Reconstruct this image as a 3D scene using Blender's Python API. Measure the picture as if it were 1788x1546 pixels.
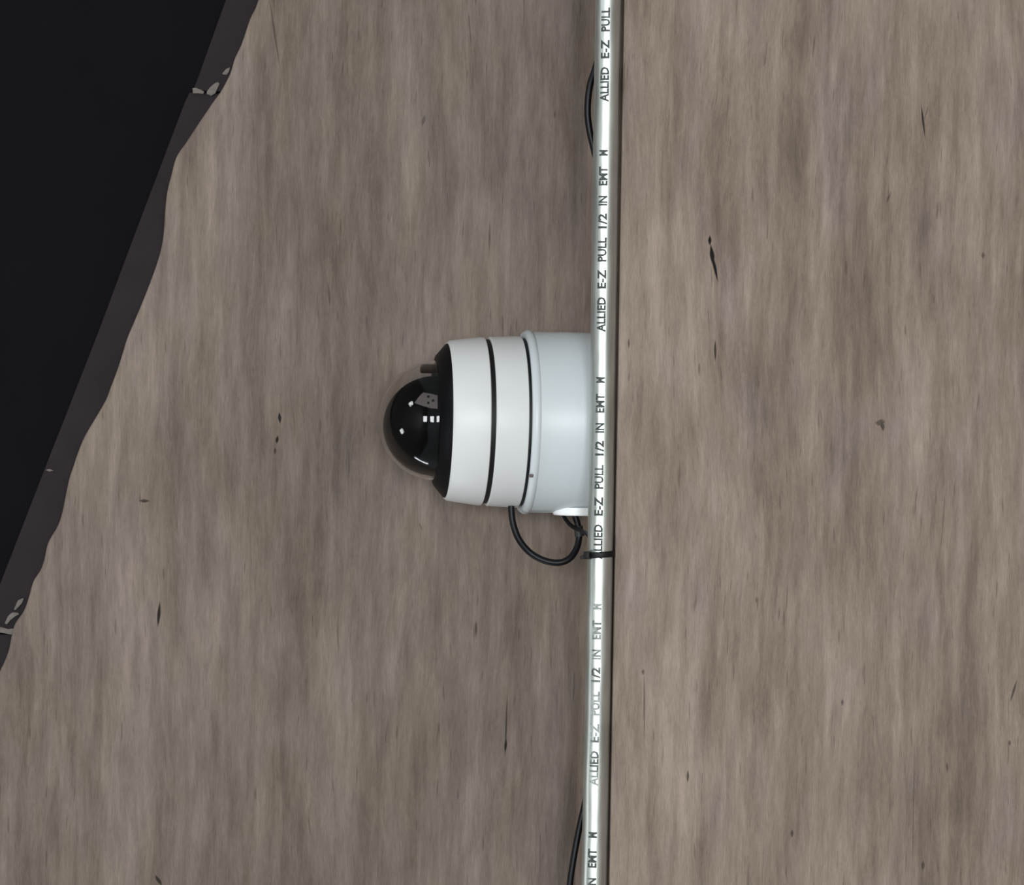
import bpy, bmesh, math, random
from mathutils import Vector, Matrix

for o in list(bpy.data.objects):
    bpy.data.objects.remove(o, do_unlink=True)
sc = bpy.context.scene
COL = sc.collection
random.seed(7)

# ------------------------------------------------------------------ camera
# World: metres, +Z up (the photo was taken with the phone turned, so up is to
# the right of the picture), +X runs down the picture, +Y runs away from us.
W, H = 1788, 1546
DIST = 1.8
F_PX = 4500.0
ELEV = math.radians(7.0)
ROLL = math.radians(1.0)
YP = -0.0135                                   # depth of the conduit's axis
ZP = -0.0106                                  # its height, just under the beam
fwd = Vector((0, math.cos(ELEV), math.sin(ELEV)))
r0 = Vector((0, -math.sin(ELEV), math.cos(ELEV)))
rgt = (r0 * math.cos(ROLL) - Vector((1, 0, 0)) * math.sin(ROLL)).normalized()
upv = (-Vector((1, 0, 0)) * math.cos(ROLL) - r0 * math.sin(ROLL)).normalized()

def ray(px, py):
    return fwd + rgt * ((px - W / 2) / F_PX) - upv * ((py - H / 2) / F_PX)

CAM = Vector((0, YP, ZP)) - ray(1050, 773) * DIST

def at(px, py, y):
    d = ray(px, py)
    return CAM + d * ((y - CAM.y) / d.y)

cd = bpy.data.cameras.new('camera')
cam = bpy.data.objects.new('camera', cd)
COL.objects.link(cam)
cd.sensor_fit = 'HORIZONTAL'
cd.sensor_width = 36.0
cd.lens = F_PX / W * 36.0
cd.clip_start = 0.05
cam.matrix_world = Matrix(((rgt.x, upv.x, -fwd.x, CAM.x), (rgt.y, upv.y, -fwd.y, CAM.y),
                           (rgt.z, upv.z, -fwd.z, CAM.z), (0, 0, 0, 1)))
sc.camera = cam

# ------------------------------------------------------------------ world, lights, exposure
sc.view_settings.view_transform = 'Standard'
sc.view_settings.look = 'None'
sc.view_settings.gamma = 1.0
sc.view_settings.use_curve_mapping = False
sc.view_settings.exposure = 0.0

wd = bpy.data.worlds.new('overcast_sky')
sc.world = wd
wd.use_nodes = True
bg = wd.node_tree.nodes['Background']
bg.inputs[0].default_value = (0.93, 0.985, 1.0, 1)
bg.inputs[1].default_value = 0.23

def area(name, loc, target, sx, sy, power, col=(1, 1, 1)):
    l = bpy.data.lights.new(name, 'AREA')
    l.shape = 'RECTANGLE'
    l.size, l.size_y = sx, sy
    l.energy = power
    l.color = col
    o = bpy.data.objects.new(name, l)
    COL.objects.link(o)
    o.location = loc
    o.rotation_euler = (Vector(target) - Vector(loc)).to_track_quat('-Z', 'Y').to_euler()
    return o

DAY = (0.95, 0.99, 1.0)
# added lamps, nothing built there: light the front, placed to make the dome's glints
area('added_front_light', (-0.18, -4.6, -0.15), (0, 0, 0), 0.95, 0.66, 66, DAY)
area('added_front_light', (-0.18, -4.6, -1.30), (0, 0, 0), 0.95, 0.66, 66, DAY)
area('added_front_light', (-0.18, -4.4, -2.55), (0, 0, 0), 0.95, 0.66, 66, DAY)
area('added_glint_light', (-1.25, -0.95, -2.35), (0, 0, -0.1), 0.36, 0.36, 9, DAY)  # added lamp low down, for a glint on the dome
area('added_glint_light', (0.70, -0.20, -2.45), (0, 0, -0.1), 0.30, 0.30, 6, DAY)  # second added low lamp, for the dome's next glint
area('added_glint_light', (2.4, 0.28, -1.05), (0, 0.06, -0.1), 0.09, 1.0, 9, DAY)  # narrow added lamp, for the long glint near the dome's rim

# ------------------------------------------------------------------ helpers
def link(name, me, mats, parent=None):
    o = bpy.data.objects.new(name, me)
    COL.objects.link(o)
    if not isinstance(mats, (list, tuple)):
        mats = [mats]
    for m in mats:
        me.materials.append(m)
    if parent:
        o.parent = parent
    return o

def obj(name, bm, mats, parent=None, smooth=35, fix=True):
    if fix:
        bmesh.ops.recalc_face_normals(bm, faces=bm.faces[:])
    me = bpy.data.meshes.new(name)
    bm.to_mesh(me)
    bm.free()
    if smooth:
        me.polygons.foreach_set('use_smooth', [True] * len(me.polygons))
        me.set_sharp_from_angle(angle=math.radians(smooth))
    return link(name, me, mats, parent)

def empty(name, loc):
    o = bpy.data.objects.new(name, None)
    o.empty_display_size = 0.05
    COL.objects.link(o)
    o.location = loc
    return o

def tag(o, label, cat=None, kind=None, group=None):
    o['label'] = label
    if cat:
        o['category'] = cat
    if kind:
        o['kind'] = kind
    if group:
        o['group'] = group
    return o

def lathe(bm, prof, n=96, arc=None):
    """profile of (radius, z) turned about the z axis; radius 0 closes the pole"""
    rings = []
    for r, z in prof:
        if r < 1e-7:
            rings.append([bm.verts.new((0, 0, z))])
        else:
            rings.append([bm.verts.new((r * math.cos(2 * math.pi * i / n), r * math.sin(2 * math.pi * i / n), z)) for i in range(n)])
    for a, b in zip(rings, rings[1:]):
        for i in range(n):
            j = (i + 1) % n
            if len(a) == 1 and len(b) == 1:
                continue
            if len(a) == 1:
                bm.faces.new((a[0], b[i], b[j]))
            elif len(b) == 1:
                bm.faces.new((a[i], b[0], a[j]))
            else:
                bm.faces.new((a[i], b[i], b[j], a[j]))
    return bm

def spline(pts, per=10):
    P = [Vector(p) for p in pts]
    out = []
    for i in range(len(P) - 1):
        p0 = P[i - 1] if i else P[0] * 2 - P[1]
        p1, p2 = P[i], P[i + 1]
        p3 = P[i + 2] if i + 2 < len(P) else P[-1] * 2 - P[-2]
        for k in range(per):
            t = k / per
            out.append(0.5 * ((2 * p1) + (p2 - p0) * t + (2 * p0 - 5 * p1 + 4 * p2 - p3) * t * t + (3 * p1 - p0 - 3 * p2 + p3) * t ** 3))
    out.append(P[-1])
    return out

def tube(bm, path, r, n=14, cap=True):
    rad = r if callable(r) else (lambda t: r)
    t0 = (path[1] - path[0]).normalized()
    ref = Vector((0, 1, 0)) if abs(t0.y) < 0.9 else Vector((1, 0, 0))
    nrm = t0.cross(ref).normalized()
    rings = []
    for i, p in enumerate(path):
        a = path[max(i - 1, 0)]
        b = path[min(i + 1, len(path) - 1)]
        t = (b - a).normalized()
        nrm = (nrm - t * nrm.dot(t)).normalized()
        bn = t.cross(nrm)
        rr = rad(i / (len(path) - 1))
        rings.append([bm.verts.new(p + (nrm * math.cos(2 * math.pi * k / n) + bn * math.sin(2 * math.pi * k / n)) * rr) for k in range(n)])
    for a, b in zip(rings, rings[1:]):
        for k in range(n):
            j = (k + 1) % n
            bm.faces.new((a[k], a[j], b[j], b[k]))
    if cap:
        bm.faces.new(rings[0][::-1])
        bm.faces.new(rings[-1])
    return bm

def box(bm, x0, x1, y0, y1, z0, z1, bev=0.0, seg=2):
    r = bmesh.ops.create_cube(bm, size=1.0)
    vs = r['verts']
    for v in vs:
        v.co = Vector((x0 + (v.co.x + .5) * (x1 - x0), y0 + (v.co.y + .5) * (y1 - y0), z0 + (v.co.z + .5) * (z1 - z0)))
    if bev:
        es = list({e for v in vs for e in v.link_edges})
        bmesh.ops.bevel(bm, geom=es, offset=bev, segments=seg, affect='EDGES', profile=0.5)
    return bm

# ------------------------------------------------------------------ materials
def lin(c):
    c /= 255.0
    return c / 12.92 if c <= 0.04045 else ((c + 0.055) / 1.055) ** 2.4

def rgb(r, g, b):
    return (lin(r), lin(g), lin(b), 1.0)

class NT:
    def __init__(self, name):
        self.m = bpy.data.materials.new(name)
        self.m.use_nodes = True
        self.t = self.m.node_tree
        self.p = self.t.nodes['Principled BSDF']
        self.out = self.t.nodes['Material Output']
    def n(self, typ, **kw):
        nd = self.t.nodes.new(typ)
        for k, v in kw.items():
            setattr(nd, k, v)
        return nd
    def set(self, sock, v):
        if hasattr(v, 'is_output'):
            self.t.links.new(v, sock)
        else:
            sock.default_value = v
    def math(self, op, a, b=0.0, c=None, clamp=False):
        nd = self.n('ShaderNodeMath', operation=op, use_clamp=clamp)
        self.set(nd.inputs[0], a)
        self.set(nd.inputs[1], b)
        if c is not None:
            self.set(nd.inputs[2], c)
        return nd.outputs[0]
    def mix(self, f, a, b, typ='MIX'):
        nd = self.n('ShaderNodeMix', data_type='RGBA', blend_type=typ)
        self.set(nd.inputs[0], f)
        self.set(nd.inputs[6], a)
        self.set(nd.inputs[7], b)
        return nd.outputs[2]
    def coord(self):
        return self.n('ShaderNodeTexCoord').outputs['Object']
    def noise(self, vec, scale, detail=2, rough=0.5, dist=0.0):
        nd = self.n('ShaderNodeTexNoise')
        self.set(nd.inputs['Vector'], vec)
        nd.inputs['Scale'].default_value = scale
        nd.inputs['Detail'].default_value = detail
        nd.inputs['Roughness'].default_value = rough
        nd.inputs['Distortion'].default_value = dist
        return nd.outputs['Fac']
    def vscale(self, vec, s, off=(0, 0, 0)):
        nd = self.n('ShaderNodeMapping')
        self.set(nd.inputs['Vector'], vec)
        nd.inputs['Scale'].default_value = s
        nd.inputs['Location'].default_value = off
        return nd.outputs[0]
    def ramp(self, f, stops):
        nd = self.n('ShaderNodeValToRGB')
        el = nd.color_ramp.elements
        while len(el) < len(stops):
            el.new(0.5)
        for e, (p, c) in zip(el, stops):
            e.position = p
            e.color = c
        self.set(nd.inputs[0], f)
        return nd.outputs[0]
    def remap(self, v, a, b, c, d, smooth=False):
        nd = self.n('ShaderNodeMapRange')
        if smooth:
            nd.interpolation_type = 'SMOOTHSTEP'
        self.set(nd.inputs[0], v)
        for i, x in enumerate((a, b, c, d)):
            nd.inputs[i + 1].default_value = x
        return nd.outputs[0]
    def bump(self, h, strength, dist=0.001):
        nd = self.n('ShaderNodeBump')
        nd.inputs['Strength'].default_value = strength
        nd.inputs['Distance'].default_value = dist
        self.set(nd.inputs['Height'], h)
        self.t.links.new(nd.outputs[0], self.p.inputs['Normal'])

def plain(name, col, rough=0.5, spec=0.5, metal=0.0, grain=0.0, gscale=60):
    m = NT(name)
    c = col
    if grain:
        f = m.noise(m.coord(), gscale, 4, 0.6)
        c = m.mix(m.remap(f, 0.3, 0.7, 0, 1), tuple(x * (1 - grain) for x in col[:3]) + (1,), tuple(min(1, x * (1 + grain)) for x in col[:3]) + (1,))
    m.set(m.p.inputs['Base Color'], c)
    m.p.inputs['Roughness'].default_value = rough
    m.p.inputs['Specular IOR Level'].default_value = spec
    m.p.inputs['Metallic'].default_value = metal
    return m

def wood(name, gain, seed, marks=(), y_mark=0.0, mv=0.5):
    """weathered grey-brown softwood, grain along x; marks are the splits, knots and
    gouges of this very board: (px, py, half width, half height, lean, darkness)"""
    m = NT(name)
    co = m.coord()
    sep = m.n('ShaderNodeSeparateXYZ')
    m.set(sep.inputs[0], co)
    X, Y, Z = sep.outputs
    # slow waver of the grain lines
    wv = m.noise(m.vscale(co, (3, 3, 9), (seed, 0, 0)), 1.0, 1.5, 0.5)
    wv2 = m.noise(m.vscale(co, (22, 9, 60), (seed, 3, 0)), 1.0, 2, 0.5)
    Zw = m.math('ADD', Z, m.math('MULTIPLY', m.math('SUBTRACT', wv, 0.5), 0.026))
    Zw = m.math('ADD', Zw, m.math('MULTIPLY', m.math('SUBTRACT', wv2, 0.5), 0.0035))
    cmb = m.n('ShaderNodeCombineXYZ')
    m.set(cmb.inputs[0], X); m.set(cmb.inputs[1], Y); m.set(cmb.inputs[2], Zw)
    g = cmb.outputs[0]
    broad = m.noise(m.vscale(g, (2.5, 3, 30), (seed, 0, 1)), 1.0, 4, 0.6)
    mid = m.noise(m.vscale(g, (20, 10, 150), (seed, 0, 2)), 1.0, 4, 0.6)
    fine = m.noise(m.vscale(g, (60, 60, 800), (seed, 0, 3)), 1.0, 3, 0.65)
    fibre = m.noise(m.vscale(g, (260, 300, 1500), (seed, 0, 4)), 1.0, 2, 0.6)
    patch = m.noise(m.vscale(co, (7, 7, 13), (seed, 5, 5)), 1.0, 3, 0.55)
    hue = m.noise(m.vscale(g, (9, 6, 30), (seed, 8, 6)), 1.0, 3, 0.6)
    v = m.math('MULTIPLY', m.math('SUBTRACT', broad, 0.5), 0.72)
    v = m.math('ADD', v, m.math('MULTIPLY', m.math('SUBTRACT', mid, 0.5), 0.50))
    v = m.math('ADD', v, m.math('MULTIPLY', m.math('SUBTRACT', fine, 0.5), 0.19))
    v = m.math('ADD', v, m.math('MULTIPLY', m.math('SUBTRACT', fibre, 0.5), 0.22))
    v = m.math('ADD', v, m.math('MULTIPLY', m.math('SUBTRACT', patch, 0.5), 0.40))
    v = m.math('ADD', v, 0.5)
    def g3(r, gg, b):
        c = rgb(r, gg, b)
        return (c[0] * gain * 1.03, c[1] * gain * 0.985, c[2] * gain * 0.99, 1)
    tan = m.ramp(v, [(0.15, g3(74, 65, 57)), (0.38, g3(103, 93, 83)), (0.56, g3(123, 113, 102)), (0.8, g3(149, 138, 126))])
    mauve = m.ramp(v, [(0.15, g3(73, 65, 61)), (0.38, g3(101, 92, 86)), (0.56, g3(121, 111, 105)), (0.8, g3(146, 135, 129))])
    col = m.mix(m.remap(hue, mv - 0.10, mv + 0.14, 0, 0.85, True), tan, mauve)
    # dark tapering flecks in the pores
    fl = m.noise(m.vscale(g, (42, 30, 520), (seed, 2, 9)), 1.0, 1, 0.4)
    fk = m.remap(fl, 0.70, 0.80, 0, 0.42, True)
    col = m.mix(fk, col, g3(58, 50, 45))
    h = m.math('ADD', m.math('MULTIPLY', mid, 0.5), m.math('ADD', m.math('MULTIPLY', fine, 0.35), m.math('MULTIPLY', fibre, 0.2)))
    h = m.math('SUBTRACT', h, m.math('MULTIPLY', fk, 0.5))
    tot = None
    for (px, py, hw, hh, lean, dk) in marks:
        c = at(px, py, y_mark)
        k = 1.0 / 2500.0 * (1.0 if y_mark < 0.05 else 1.083)
        # (a mark leans with the grain: lean is dpx per dpy)
        dx = m.math('SUBTRACT', X, c.x)
        dz = m.math('SUBTRACT', m.math('SUBTRACT', Z, c.z), m.math('MULTIPLY', dx, lean))
        q = m.math('ADD', m.math('POWER', m.math('ABSOLUTE', m.math('DIVIDE', dz, hw * k)), 1.3),
                   m.math('POWER', m.math('ABSOLUTE', m.math('DIVIDE', dx, hh * k)), 1.3))
        mk = m.remap(q, 0.55, 1.25, dk, 0.0, True)
        tot = mk if tot is None else m.math('MAXIMUM', tot, mk)
    if tot is not None:
        col = m.mix(tot, col, (0.004, 0.0035, 0.003, 1))
        h = m.math('SUBTRACT', h, m.math('MULTIPLY', tot, 1.5))
    m.set(m.p.inputs['Base Color'], col)
    m.p.inputs['Roughness'].default_value = 0.78
    m.p.inputs['Specular IOR Level'].default_value = 0.25
    m.bump(h, 0.35, 0.0012)
    return m.m

BEAM_MARKS = [
    (1239.5, 420, 3.2, 9, 0.0, 1.0), (1243.5, 446, 4.4, 20, 0.14, 1.0), (1248, 466, 3.0, 27, 0.23, 1.0),
    (1249, 612, 2.4, 19, 0.02, 0.8), (1612, 212, 2.2, 30, 0.14, 0.85), (1618, 196, 1.5, 14, -0.3, 0.4),
    (1221, 645, 2, 12, 0, 0.35), (1537, 738, 9, 6, -0.5, 0.6), (1541, 744, 4, 9, 0.2, 0.7), (1717, 446, 3.5, 6, 0, 0.5),
    (1552, 345, 2, 11, -0.4, 0.4), (1125, 1235, 1.6, 62, 0.02, 0.55), (1123, 1174, 2.5, 5, 0, 0.6),
    (1201, 1356, 2.4, 11, 0, 0.7), (1383, 1456, 3, 7, 0, 0.6), (1471, 1227, 2.4, 6, 0, 0.55),
    (1612, 1512, 3, 9, 0, 0.6), (1654, 1340, 2, 9, 0.1, 0.5), (1770, 1207, 2.5, 20, -0.28, 0.65),
    (1763, 1298, 2.6, 5, 0, 0.6), (1321, 1048, 2, 6, 0, 0.45), (1595, 1420, 1.2, 120, 0.0, 0.35), (1098, 600, 2, 9, 0, 0.6),
]
BOARD_MARKS = [
    (488.5, 730, 3.0, 10, 0.1, 0.95), (484, 768, 2.8, 7, -0.1, 0.95), (480.5, 788, 2.2, 6, 0, 0.6),
    (252, 875, 9, 3.0, 0.0, 0.75), (277.5, 1073, 3.0, 22, -0.06, 0.95), (884, 1268, 1.7, 58, -0.02, 0.7),
    (883, 1302, 2.4, 14, -0.05, 0.95), (831.5, 1098, 2.4, 14, 0, 0.6), (277, 1538, 4, 9, 0.6, 0.8),
    (480, 60, 2.2, 60, 0.17, 0.45), (740, 210, 3, 10, -0.2, 0.45), (969, 200, 2, 7, 0, 0.4), (855, 415, 2, 30, 0, 0.35),
    (735, 920, 2, 8, 0.3, 0.3), (575, 515, 2, 20, 0.1, 0.35),
]
M_BEAM = wood('weathered_wood_beam', 1.26, 3.7, BEAM_MARKS, -0.018, 0.56)
M_BOARD = wood('weathered_wood_wide_board', 0.95, 11.3, BOARD_MARKS, 0.145, 0.48)
M_CEIL = wood('weathered_wood_ceiling', 2.0, 23.1)
M_TRIM = plain('charcoal_painted_wood', rgb(40, 34, 37), 0.75, 0.15, grain=0.12, gscale=35).m
M_DARK = plain('black_brown_wall', rgb(14, 12, 15), 0.85, 0.1, grain=0.15, gscale=14).m  # near-black base colour, faintly mottled
M_CAULK = plain('pale_caulk', rgb(112, 105, 101), 0.8, 0.2, grain=0.2, gscale=300).m
M_FLOOR = plain('grey_concrete', rgb(135, 132, 126), 0.9, 0.2, grain=0.15, gscale=4).m
M_WHITE = plain('white_painted_metal', rgb(211, 213, 214), 0.42, 0.4, grain=0.02, gscale=25).m
M_BOXW = plain('cool_white_painted_box', rgb(197, 204, 208), 0.40, 0.45, grain=0.02, gscale=20).m
M_BLACK = plain('black_rubber', rgb(15, 15, 18), 0.55, 0.3).m
M_GLOSSB = plain('gloss_black_plastic', rgb(4, 5, 8), 0.45, 0.03).m
M_CABLE = plain('black_cable_jacket', rgb(9, 10, 15), 0.42, 0.25).m
M_LENS = plain('lens_glass', rgb(6, 8, 14), 0.04, 0.8).m
M_GREYP = plain('grey_plastic', rgb(104, 96, 96), 0.4, 0.5).m
M_TAPE = plain('dark_grey_tape', rgb(38, 42, 42), 0.5, 0.4).m

def dome_glass():
    m = NT('clear_dome_plastic')
    m.p.inputs['Base Color'].default_value = (0.93, 0.93, 0.93, 1)
    m.p.inputs['Roughness'].default_value = 0.0
    m.p.inputs['IOR'].default_value = 1.30
    m.p.inputs['Transmission Weight'].default_value = 1.0
    return m.m
M_DOME = dome_glass()

def zinc():
    m = NT('galvanised_steel')
    co = m.coord()
    f = m.noise(m.vscale(co, (18, 120, 120)), 1.0, 4, 0.6)
    sp = m.noise(co, 420, 2, 0.6)
    c = m.mix(m.remap(f, 0.35, 0.65, 0, 1), (0.47, 0.505, 0.485, 1), (0.62, 0.655, 0.63, 1))
    m.set(m.p.inputs['Base Color'], c)
    m.p.inputs['Metallic'].default_value = 0.92
    m.set(m.p.inputs['Roughness'], m.remap(f, 0.3, 0.7, 0.36, 0.46))
    lo = m.noise(m.vscale(co, (14, 30, 30), (4, 0, 0)), 1.0, 2, 0.5)
    h = m.math('ADD', m.math('MULTIPLY', lo, 1.0), m.math('MULTIPLY', sp, 0.02))
    m.bump(h, 0.5, 0.004)
    return m.m
M_ZINC = zinc()

def ink(name, lo, hi):
    m = NT(name)
    co = m.coord()
    worn = m.noise(m.vscale(co, (45, 45, 45), (2.2, 0, 0)), 1.0, 3, 0.6)
    spk = m.noise(co, 900, 2, 0.7)
    f = m.math('MULTIPLY', m.remap(worn, lo, hi, 0, 1, True), m.remap(spk, 0.35, 0.6, 0.5, 1.0))
    m.set(m.p.inputs['Base Color'], m.mix(f, (0.05, 0.06, 0.058, 1), (0.42, 0.46, 0.45, 1)))
    m.p.inputs['Roughness'].default_value = 0.55
    m.p.inputs['Specular IOR Level'].default_value = 0.3
    return m.m
M_INK = ink('black_stencil_ink', 0.60, 0.80)
M_INK_WORN = ink('worn_stencil_ink', 0.36, 0.56)

# ------------------------------------------------------------------ setting
YB = 0.145            # face of the wide board behind the camera
def slab(px_pts, y0, y1, bev, extra_right=None):
    """a board cut to an outline on its face, given real thickness"""
    bm = bmesh.new()
    vs = [bm.verts.new(at(px, py, y0)) for px, py in px_pts]
    f = bm.faces.new(vs)
    r = bmesh.ops.extrude_face_region(bm, geom=[f])
    nv = [e for e in r['geom'] if isinstance(e, bmesh.types.BMVert)]
    bmesh.ops.translate(bm, verts=nv, vec=(0, y1 - y0, 0))
    if bev:
        bmesh.ops.recalc_face_normals(bm, faces=bm.faces[:])
        front = [e for e in bm.edges if all(abs(v.co.y - y0) < 1e-6 for v in e.verts)]
        bmesh.ops.bevel(bm, geom=front, offset=bev, segments=3, affect='EDGES', profile=0.5)
    return bm

WANE = [(500, -230), (472, -90), (451, 0), (437, 32), (422, 76), (410, 102), (402, 128), (387, 157), (372, 178), (349, 212), (326, 247),
        (308, 274), (299, 306), (292, 335), (288, 372), (286, 404), (282, 431), (274, 460), (261, 496), (248, 529), (235, 560),
        (222, 591), (214, 617), (204, 648), (193, 677), (185, 698), (171, 723), (157, 746), (145, 768), (134, 796), (129, 812), (122, 832),
        (116, 858), (109, 893), (101, 918), (84, 948), (77, 978), (70, 997), (58, 1016), (50, 1044), (41, 1068), (26, 1090),
        (20, 1112), (15, 1136), (6, 1160), (0, 1172), (-20, 1225), (-55, 1320), (-80, 1420), (-130, 1560), (-170, 1750)]
WANE = [(p.x, p.y) for p in spline([(a, b, 0) for a, b in WANE], 4)]
# close the outline well behind the beam, to the right of its lower edge
bm = slab(WANE + [(1130, 1750), (1130, -230)], YB, YB + 0.028, 0.0022)
wb = obj('wall_back', bm, M_BOARD, smooth=50)
tag(wb, 'wide grey-brown weathered board with a wavy waney edge behind the camera', 'board', 'structure')

# beam: full length, irregular worn lower arris
bm = bmesh.new()
YF = -0.018
xs = [-0.48 + 0.008 * i for i in range(121)]
rows = []
for x in xs:
    up = max(0.0, min(1.0, (-x - 0.03) / 0.16))
    w1 = 0.0009 + 0.0003 * math.sin(x * 47) + up * (0.0062 + 0.0016 * math.sin(x * 29 + 1.1) + 0.0008 * math.sin(x * 83))
    w2 = 0.0009 + up * 0.0018
    kd = 0.0004 + 0.012 * (1 - up)                                # groove added in the underside to darken the gap above the pipe
    prof = [(YB + 0.03, 0.0), (-0.002, 0.0), (-0.002, kd), (-0.0148, kd), (-0.0148, 0.0), (YF + w2, 0.0), (YF + w2 * 0.45, w1 * 0.22), (YF + w2 * 0.12, w1 * 0.6), (YF, w1), (YF, 0.36), (YB + 0.03, 0.36)]
    rows.append([bm.verts.new((x, y, z)) for y, z in prof])
for a, b in zip(rows, rows[1:]):
    for k in range(len(a)):
        j = (k + 1) % len(a)
        bm.faces.new((a[k], a[j], b[j], b[k]))
bm.faces.new(rows[0][::-1])
bm.faces.new(rows[-1])
bmo = obj('wall_front', bm, M_BEAM, smooth=28)
tag(bmo, 'paler grey-brown timber beam with a black split, the pipe runs along its edge', 'beam', 'structure')

# charcoal trim boards seen past the wavy edge, three lengths butted together
YT = YB + 0.030
def trim(name, pts, y, label):
    o = obj(name, slab(pts, y, y + 0.024, 0.001), M_TRIM, smooth=40)
    tag(o, label, 'trim board', 'structure')
    return o
t1 = trim('trim_1', [(480, -240), (394, 0), (345, 137), (337, 158), (420, 161), (560, 158), (640, -240)], YT,
          'charcoal trim length at the corner, above the torn caulk joint')
t2 = trim('trim_2', [(331, 161), (323, 177), (237, 404), (171, 581), (105, 750), (91, 785), (0, 1020), (-33, 1103), (40, 1105), (300, 1103), (520, 163), (420, 164)], YT + 0.002,
          'long charcoal trim length along the wavy board edge, between the two caulk joints')
t3 = trim('trim_3', [(-36, 1108), (-120, 1330), (-250, 1750), (60, 1750), (300, 1108)], YT + 0.003,
          'short charcoal trim length at the picture edge below the lower caulk joint')
bm = bmesh.new()
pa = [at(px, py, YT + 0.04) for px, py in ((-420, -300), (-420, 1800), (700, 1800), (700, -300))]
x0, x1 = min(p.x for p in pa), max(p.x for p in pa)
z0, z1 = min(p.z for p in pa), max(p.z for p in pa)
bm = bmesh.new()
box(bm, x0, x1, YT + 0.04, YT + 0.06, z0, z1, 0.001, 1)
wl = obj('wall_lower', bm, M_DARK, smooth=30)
tag(wl, 'blackish wall beyond the charcoal trim', 'wall', 'structure')

# torn caulk and chips at the joints of the trim
def chip(pts, y, parent, thick=0.002):
    bm = slab(pts, y - thick, y + 0.0032, 0.0004)
    o = obj('caulk', bm, M_CAULK, parent, smooth=50)
    o['label'] = 'pale torn caulk'
    return o
chip([(336, 154), (341, 153), (350, 156), (357, 160), (355, 164), (345, 163), (337, 163)], YT, t2)
chip([(361, 160), (366, 153), (374, 146), (380, 143), (384, 146), (380, 154), (376, 163), (369, 167), (361, 164)], YT, t2)
chip([(388, 128), (395, 120), (402, 117), (400, 125), (396, 131), (389, 130)], YT, t1, 0.001)
chip([(79, 821), (86, 819), (95, 822), (86, 824)], YT + 0.002, t2, 0.0008)
chip([(24, 1065), (31, 1049), (37, 1046), (42, 1045), (39, 1053), (33, 1060), (27, 1066)], YT + 0.002, t2)
chip([(8, 1089), (14, 1076), (21, 1070), (31, 1070), (34, 1073), (25, 1078), (18, 1084), (12, 1091)], YT + 0.002, t2)
chip([(-10, 1094), (4, 1096), (14, 1099), (24, 1098), (30, 1104), (20, 1109), (6, 1106), (-10, 1104)], YT + 0.001, t3)

# the porch the camera hangs in: wooden ceiling overhead, concrete floor below
bm = bmesh.new(); box(bm, -3.0, 3.0, -2.6, YB + 0.03, 0.361, 0.39)
tag(obj('ceiling', bm, M_CEIL, smooth=0), 'weathered wooden porch ceiling above the beam', 'ceiling', 'structure')
bm = bmesh.new(); box(bm, -6, 6, -6.5, 1.5, -3.1, -3.0)
tag(obj('floor', bm, M_FLOOR, smooth=0), 'grey concrete floor below the camera', 'floor', 'structure')

# ------------------------------------------------------------------ conduit
RP = 0.00895
pipe = empty('conduit', (0, YP, ZP))
tag(pipe, 'shiny galvanised steel pipe with stencilled black lettering along the beam edge', 'pipe')
bm = bmesh.new()
n = 40
XS = [-0.47 + 0.0047 * i for i in range(201)]
def sag(x):
    return 0.0006 * math.sin(x * 7.0 + 0.6)
rings = [[bm.verts.new((x, -RP * math.cos(2 * math.pi * k / n), RP * math.sin(2 * math.pi * k / n) + sag(x))) for k in range(n)] for x in XS]
for a, b in zip(rings, rings[1:]):
    for k in range(n):
        j = (k + 1) % n
        bm.faces.new((a[k], b[k], b[j], a[j]))
bm.faces.new(rings[0]); bm.faces.new(rings[-1][::-1])
obj('tube', bm, M_ZINC, pipe, smooth=40)

def pipe_x(py):
    return at(1050 - (py - 773) * 0.0174, py, YP - RP).x

def lettering(words, phi):
    """words printed round the pipe; each takes the stretch of pipe it covers"""
    bmall = bmesh.new()
    for txt, ya, yb in words:
        cu = bpy.data.curves.new('lettering', 'FONT')
        cu.body = txt
        cu.size = 1.0
        cu.offset = 0.034
        cu.resolution_u = 2
        ob = bpy.data.objects.new('lettering', cu)
        COL.objects.link(ob)
        dg = bpy.context.evaluated_depsgraph_get()
        me = bpy.data.meshes.new_from_object(ob.evaluated_get(dg))
        bpy.data.objects.remove(ob, do_unlink=True)
        bpy.data.curves.remove(cu)
        b2 = bmesh.new(); b2.from_mesh(me); bpy.data.meshes.remove(me)
        bmesh.ops.triangulate(b2, faces=b2.faces[:])
        bmesh.ops.subdivide_edges(b2, edges=[e for e in b2.edges if e.calc_length() > 0.18], cuts=1)
        mnx = min(v.co.x for v in b2.verts); mxx = max(v.co.x for v in b2.verts)
        mny, mxy = 0.0, 0.70
        xa, xb = pipe_x(ya), pipe_x(yb)
        hgt = 0.0057
        mp = {}
        for v in b2.verts:
            u = (v.co.x - mnx) / (mxx - mnx)
            t = (v.co.y - mny) / (mxy - mny)
            x = xa + (xb - xa) * u
            # the tops of the letters point to the left of the picture (down)
            ph = phi + (0.5 - t) * hgt / RP
            rr = RP + 0.0002
            mp[v] = bmall.verts.new((x, -rr * math.cos(ph), rr * math.sin(ph) + sag(x)))
        for f in b2.faces:
            try:
                bmall.faces.new([mp[v] for v in f.verts])
            except ValueError:
                pass
        b2.free()
    return bmall

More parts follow.
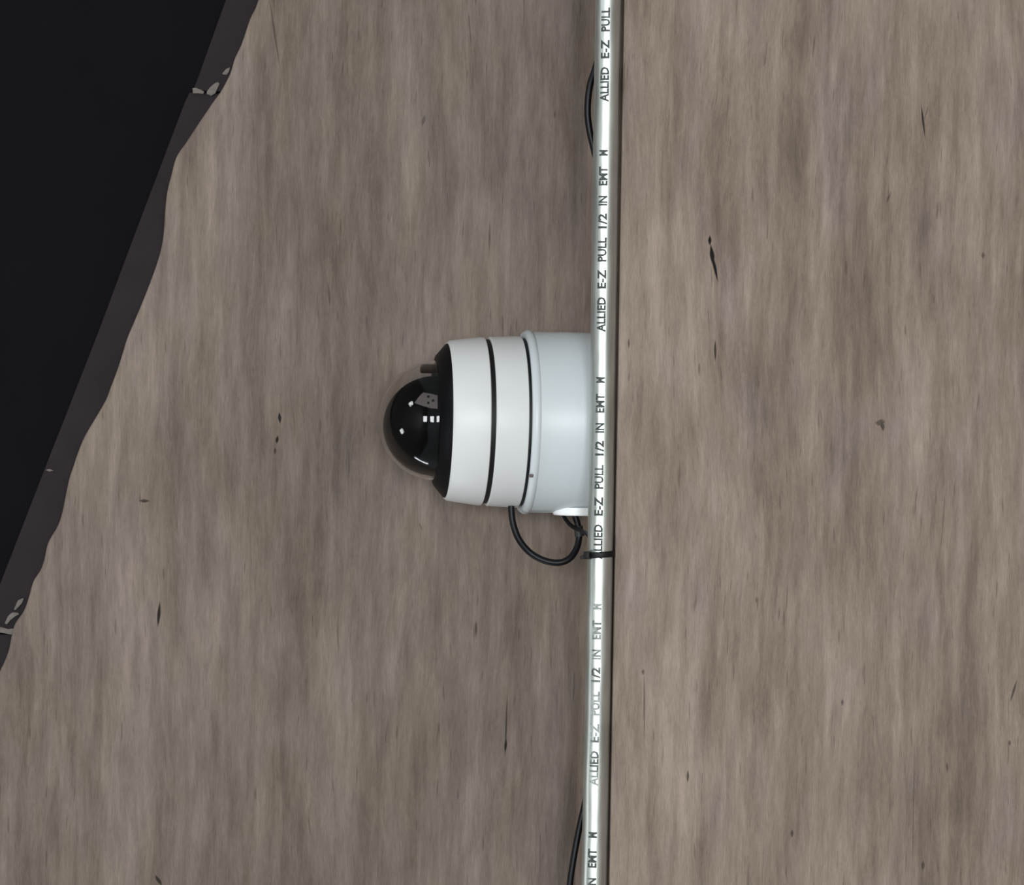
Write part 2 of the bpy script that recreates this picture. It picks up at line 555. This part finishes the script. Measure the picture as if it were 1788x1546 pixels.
BASE = [('ALLIED', 580, 519), ('E-Z', 504, 471), ('PULL', 457, 415), ('1/2', 399, 373), ('IN', 359, 342), ('EMT', 324, 291), ('M', 272, 262)]
for s in (178, 580, 977, 1373, 1772):
    ws = [(t, a + s - 580, b + s - 580) for t, a, b in BASE if a + s - 580 > -60 and b + s - 580 < 1620]
    obj('lettering', lettering(ws, math.radians(-20)), M_INK_WORN if s == 1373 else M_INK, pipe, smooth=0, fix=False)

# ------------------------------------------------------------------ dome camera
YC = 0.072
base = at(1030, 735, YC)
CX = at(845, 736, YC).x
dc = empty('dome_camera', (CX, YC, 0.0))
tag(dc, 'white dome security camera on a round white junction box', 'security camera')
def zpx(px):
    """height along the camera's axis for a picture column (at the axis' depth)"""
    return at(px, 735, YC).z
S = DIST and 1.0 / (F_PX / (DIST + YC - YP))
zb, zr, z2, z1_, zf, zd = 0.0, zpx(911), zpx(908), zpx(846), zpx(778), zpx(761)
R_box = 158.0 * S; R_lip = 159.5 * S
# junction box
bm = bmesh.new()
lathe(bm, [(0, -0.0005), (R_box - .002, -0.0005), (R_box, -.003), (R_box, zr * 0.55), (R_box - .0002, zr * 0.56), (R_box - .0002, zr + .0045), (R_box - .0006, zr + .0043), (0.03, zr + .004), (0, zr + .004)], 128)
obj('junction_box', bm, M_BOXW, dc)
bm = bmesh.new()
lathe(bm, [(R_box - .003, zr + .0062), (R_box - .0004, zr + .0060), (R_lip - .0002, zr + .0050), (R_lip + .0004, zr + .0034), (R_lip, zr + .0016), (R_lip - .0012, zr - .0002), (R_lip - .003, zr - .0006), (R_lip - .006, zr + .0004), (R_box - .006, zr + .006)], 128)
obj('box_rim', bm, M_BOXW, dc)
# dark seam, then the white camera housing in two rings with a gasket between
R2, R1, R0 = 149.5 * S, 146.8 * S, 137.0 * S
bm = bmesh.new()
lathe(bm, [(0, zr + .004), (R2 - .0016, zr + .004), (R2 - .0016, z2 - .0018), (0, z2 - .0018)], 96)
o = obj('seal', bm, M_BLACK, dc); o['label'] = 'black seal'
bm = bmesh.new()
lathe(bm, [(0, z2 - .0008), (R2 - .0016, z2 - .0008), (R2 - .0004, z2 - .0014), (R2, z2 - .003), (R1 + .0001, z1_ + .0026), (R1 - .0006, z1_ + .0018), (R1 - .003, z1_ + .0016), (0, z1_ + .0016)], 128)
obj('rear_housing', bm, M_WHITE, dc)
bm = bmesh.new()
lathe(bm, [(0, z1_ + .0018), (R1 - .0018, z1_ + .0018), (R1 - .0018, z1_ - .0022), (0, z1_ - .0022)], 96)
o = obj('gasket', bm, M_BLACK, dc); o['label'] = 'black gasket'
bm = bmesh.new()
lathe(bm, [(R1 - .006, z1_ - .0016), (R1 - .0012, z1_ - .0016), (R1 - .0003, z1_ - .0022), (R1 - .0002, z1_ - .004), (R0 + .0009, zf + .002), (R0, zf + .0007), (R0 - .0006, zf), (R0 - .0018, zf + .0001), (R0 - .005, zf + .004), (R1 - .006, z1_ - .0016)], 128)
obj('front_housing', bm, M_WHITE, dc)
# black bezel cone that carries the dome
RD = 104.0 * S
bm = bmesh.new()
lathe(bm, [(0, zf + .006), (R0 - .0014, zf + .006), (R0 - .0012, zf + .0002), (R0 - .0016, zf - .0008), (RD + .0040, zd - .0006), (RD + .001, zd - .0014), (RD - .003, zd - .001), (RD - .006, zd + .003), (0, zd + .003)], 112)
o = obj('bezel', bm, plain('satin_black_bezel', rgb(8, 9, 12), 0.5, 0.15).m, dc); o['label'] = 'black conical bezel'
# dome: outer and inner skin of clear plastic
zt = zpx(661)
hz = abs(zt - zd)
bm = bmesh.new()
def dome_prof(r, h, base_z):
    out = []
    for i in range(29):
        a = math.pi / 2 * i / 28
        out.append((r * math.cos(a) if i < 28 else 0.0, base_z - h * math.sin(a)))
    return out
outer = dome_prof(RD, hz, zd)
inner = dome_prof(RD - .0013, hz - .0013, zd)[::-1]
lathe(bm, [(RD, zd + .002)] + outer, 96)
lathe(bm, inner + [(RD - .0013, zd + .002)], 96)
bmesh.ops.remove_doubles(bm, verts=bm.verts[:], dist=1e-7)
bms = [e for e in bm.edges if e.is_boundary]
bmesh.ops.bridge_loops(bm, edges=bms)
dome = obj('dome_cover', bm, M_DOME, dc, smooth=60)
dome['label'] = 'clear plastic dome'
# turret inside: black eyeball set low, shroud slot, lens barrel
EC = Vector((0.0041, -0.0005, zd))
ER = 0.0364
EZ = hz - .0034
bm = bmesh.new()
bmesh.ops.create_uvsphere(bm, u_segments=64, v_segments=40, radius=1.0)
for v in bm.verts:
    v.co = Vector((v.co.x * ER, v.co.y * ER, v.co.z * EZ)) + EC
eye = obj('camera_turret', bm, M_GLOSSB, dc)
eye['label'] = 'gloss black camera ball'
def oriented(bm, origin, axis):
    q = Vector(axis).to_track_quat('Z', 'X').to_matrix().to_4x4()
    bmesh.ops.transform(bm, matrix=Matrix.Translation(origin) @ q, verts=bm.verts[:])
# lens: a black barrel looking down and a little towards us out of the ball
ax = Vector((0.08, -0.62, -0.78)).normalized()
bm = bmesh.new()
lathe(bm, [(0.0, -.004), (.0085, -.004), (.0085, .0006), (.0078, .0010), (.0070, .0008), (.0062, -.001), (0, -.001)], 48)
oriented(bm, EC + ax * (ER - .0022), ax)
lb = obj('lens_barrel', bm, M_GLOSSB, eye)
bm = bmesh.new()
lathe(bm, [(0.0062, -.0006), (.005, .0001), (.003, .0005), (.0015, .0007), (0, .0008)], 40)
oriented(bm, EC + ax * (ER - .0024), ax)
obj('lens', bm, M_LENS, eye)
# grey-pink label plate on the ball next to the bezel, curved with it, two dark screws
def on_ball(px, py, lift):
    d = ray(px, py).normalized()
    c = Vector((CX, YC, 0)) + EC
    sq = Vector((1, 1, ER / EZ))                         # the ball is slightly flattened along z
    oc = (CAM - c) * sq
    ds = d * sq
    a, b = ds.dot(ds), oc.dot(ds)
    disc = b * b - a * (oc.dot(oc) - (ER + lift) ** 2)
    p = CAM + d * ((-b - math.sqrt(max(disc, 0))) / a)
    return p - Vector((CX, YC, 0))
bm = bmesh.new()
corner = [(724, 704), (731, 694), (739, 686), (752, 688), (764, 691), (764, 714), (752, 713), (738, 709)]
top = [bm.verts.new(on_ball(px, py, .0005)) for px, py in corner]
ctr = bm.verts.new(on_ball(746, 700, .0007))
for k in range(len(top)):
    bm.faces.new((top[k], top[(k + 1) % len(top)], ctr))
r = bmesh.ops.extrude_face_region(bm, geom=bm.faces[:])
for v in [e for e in r['geom'] if isinstance(e, bmesh.types.BMVert)]:
    v.co = EC + (v.co - EC) * (1 - .0008 / ER)
o = obj('plate', bm, M_GREYP, eye); o['label'] = 'grey plate on the camera ball'
for px, py in ((748, 693), (748, 704), (756, 700)):
    p = on_ball(px, py, .0006)
    bm = bmesh.new()
    lathe(bm, [(0, -.0004), (.0009, -.0004), (.0009, .0004), (.0006, .0006), (0, .0006)], 12)
    oriented(bm, p, p - EC)
    obj('plate_screw', bm, M_BLACK, eye)
# black clip arm standing at the edge of the dome, seen through it
bm = bmesh.new()
box(bm, -.0405 - 0.0, -.0345, -.006, .010, zd - .0115, zd + .001, .0012, 2)
o = obj('bracket', bm, M_GLOSSB, dc); o['label'] = 'black bracket inside the dome'
# flat boss with the knockout plug on the box's side
zk = zpx(1006)
bm = bmesh.new()
lathe(bm, [(0, -.004), (.0172, -.004), (.0172, .0011), (.0164, .0018), (.011, .0019), (.0105, .0004), (0, .0004)], 56)
oriented(bm, Vector((R_box - .0008, -.010, zk)), (1, 0, 0))
o = obj('knockout_boss', bm, plain('bright_white_plastic', rgb(243, 245, 246), 0.4, 0.4).m, dc)
# box screws and the latch notch by the seam
bm = bmesh.new()
bmesh.ops.create_uvsphere(bm, u_segments=16, v_segments=10, radius=.0022)
bmesh.ops.translate(bm, verts=bm.verts[:], vec=(at(1024, 723, YC).x - CX, -R_box - .0001, zpx(1018)))
o = obj('screw', bm, M_BLACK, dc); o['label'] = 'small black screw'
an = math.radians(-42)
bm = bmesh.new()
box(bm, -.0013, .0013, -.0008, .0006, -.0014, .0014, .0003, 1)
ang = math.asin((at(921, 829, YC).x - CX) / R_lip)
bmesh.ops.transform(bm, matrix=Matrix.Translation((R_lip * math.sin(ang), -R_lip * math.cos(ang), zr + .0006)) @ Matrix.Rotation(ang, 4, 'Z'), verts=bm.verts[:])
o = obj('latch', bm, M_GREYP, dc); o['label'] = 'small grey latch'

# ------------------------------------------------------------------ cables
def cable(name, pts, r, label, cat='cable', n=14):
    bm = bmesh.new()
    tube(bm, spline(pts, 10), r, n)
    o = obj(name, bm, M_CABLE, None, smooth=60)
    return tag(o, label, cat)

YL = 0.060
loop = [at(893, 870, YL), at(893, 890, YL), at(896, 915, YL), at(906, 942, YL), at(925, 965, YL), at(950, 979, YL - .002), at(975, 983, YL - .004),
        at(994, 976, YL - .004), at(1006, 960, YL - .002), at(1011, 940, YL), at(1009, 918, YL), at(1004, 900, YL), at(1000, 880, YL)]
cable('looped_cable', loop, .0024, 'thick black cable looping out of the camera into its junction box')
thin = [at(981, 884, YL + .004), at(984, 900, YL + .003), at(993, 914, YL - .003), at(1003, 922, YL - .008), at(1014, 927, YL - .018), at(1028, 936, .02), at(1038, 960, .0085), at(1037, 1010, .0080), at(1035, 1150, .0082)]
cable('thin_cable', thin, .0015, 'thin black cable from the junction box hole to behind the pipe', n=12)
# tape wrapped where the two cross
bm = bmesh.new()
tube(bm, [at(1009.5, 919, YL), at(1012, 937, YL)], .0034, 20)
tag(obj('cable_tape', bm, M_TAPE, smooth=50), 'dark tape wrapped around the thick cable beside the pipe', 'tape')
# the run tucked behind the pipe that bows out at two places
run = [at(1066, -120, .0085), at(1062, -20, .0085), at(1055, 60, .0085), at(1040, 118, .0085), at(1030, 150, .0085), at(1026, 190, .0085), at(1029, 225, .0085), at(1038, 265, .0085), at(1050, 320, .0085),
       at(1050, 450, .0085), at(1048, 520, .0055)]
cable('upper_cable', run, .0024, 'black cable bowing out from behind the pipe above the camera')
run = [at(1040, 1280, .0085), at(1033, 1345, .0085), at(1022, 1400, .0085), at(1013, 1440, .0085), at(1006, 1475, .0085), at(1000, 1510, .0085), at(995, 1546, .0085), at(986, 1640, .0085)]
cable('lower_cable', run, .0023, 'black cable slanting out from behind the pipe at its lower end')

# ------------------------------------------------------------------ cable tie
xt = at(1045, 969, YP - RP).x
tie = empty('cable_tie', (xt, YP, ZP))
tag(tie, 'black cable tie strapped around the steel pipe below the cable loop', 'cable tie')
bm = bmesh.new()
prof = []
cs = 44
def stadium(rr, back):
    out = []
    for k in range(cs):
        a = 2 * math.pi * k / cs
        y, z = -rr * math.cos(a), rr * math.sin(a)
        if y > 0:
            y += back * math.sin(min(1, y / rr) * math.pi / 2)
        out.append((y, z))
    return out
w = .0021
lay = [(-w, RP + .00015), (-w, RP + .0011), (-w + .0003, RP + .0013), (w - .0003, RP + .0013), (w, RP + .0011), (w, RP + .00015)]
rg = []
for x, rr in lay:
    rg.append([bm.verts.new((x + 0.0016 * (z / RP) * -0.4, y, z + sag(xt))) for y, z in stadium(rr, .0055)])
for q in range(len(rg)):
    a, b = rg[q], rg[(q + 1) % len(rg)]
    for k in range(cs):
        j = (k + 1) % cs
        bm.faces.new((a[k], a[j], b[j], b[k]))
obj('strap', bm, M_BLACK, tie)
bm = bmesh.new()
box(bm, -.0027, .0027, -.0022, .0022, -.0028, .0024, .0005, 2)
phh = math.radians(-58)
bmesh.ops.transform(bm, matrix=Matrix.Translation((.0006, -(RP + .0018) * math.cos(phh), (RP + .0018) * math.sin(phh))) @ Matrix.Rotation(phh, 4, 'X'), verts=bm.verts[:])
obj('head', bm, M_BLACK, tie)
bm = bmesh.new()
box(bm, -.0012, .0012, -.0006, .0006, -.0045, 0, .0002, 1)
bmesh.ops.transform(bm, matrix=Matrix.Translation((.0010, -(RP + .0012) * math.cos(phh), (RP + .0022) * math.sin(phh) - .0006)) @ Matrix.Rotation(math.radians(-20), 4, 'Y'), verts=bm.verts[:])
obj('tail', bm, M_BLACK, tie)
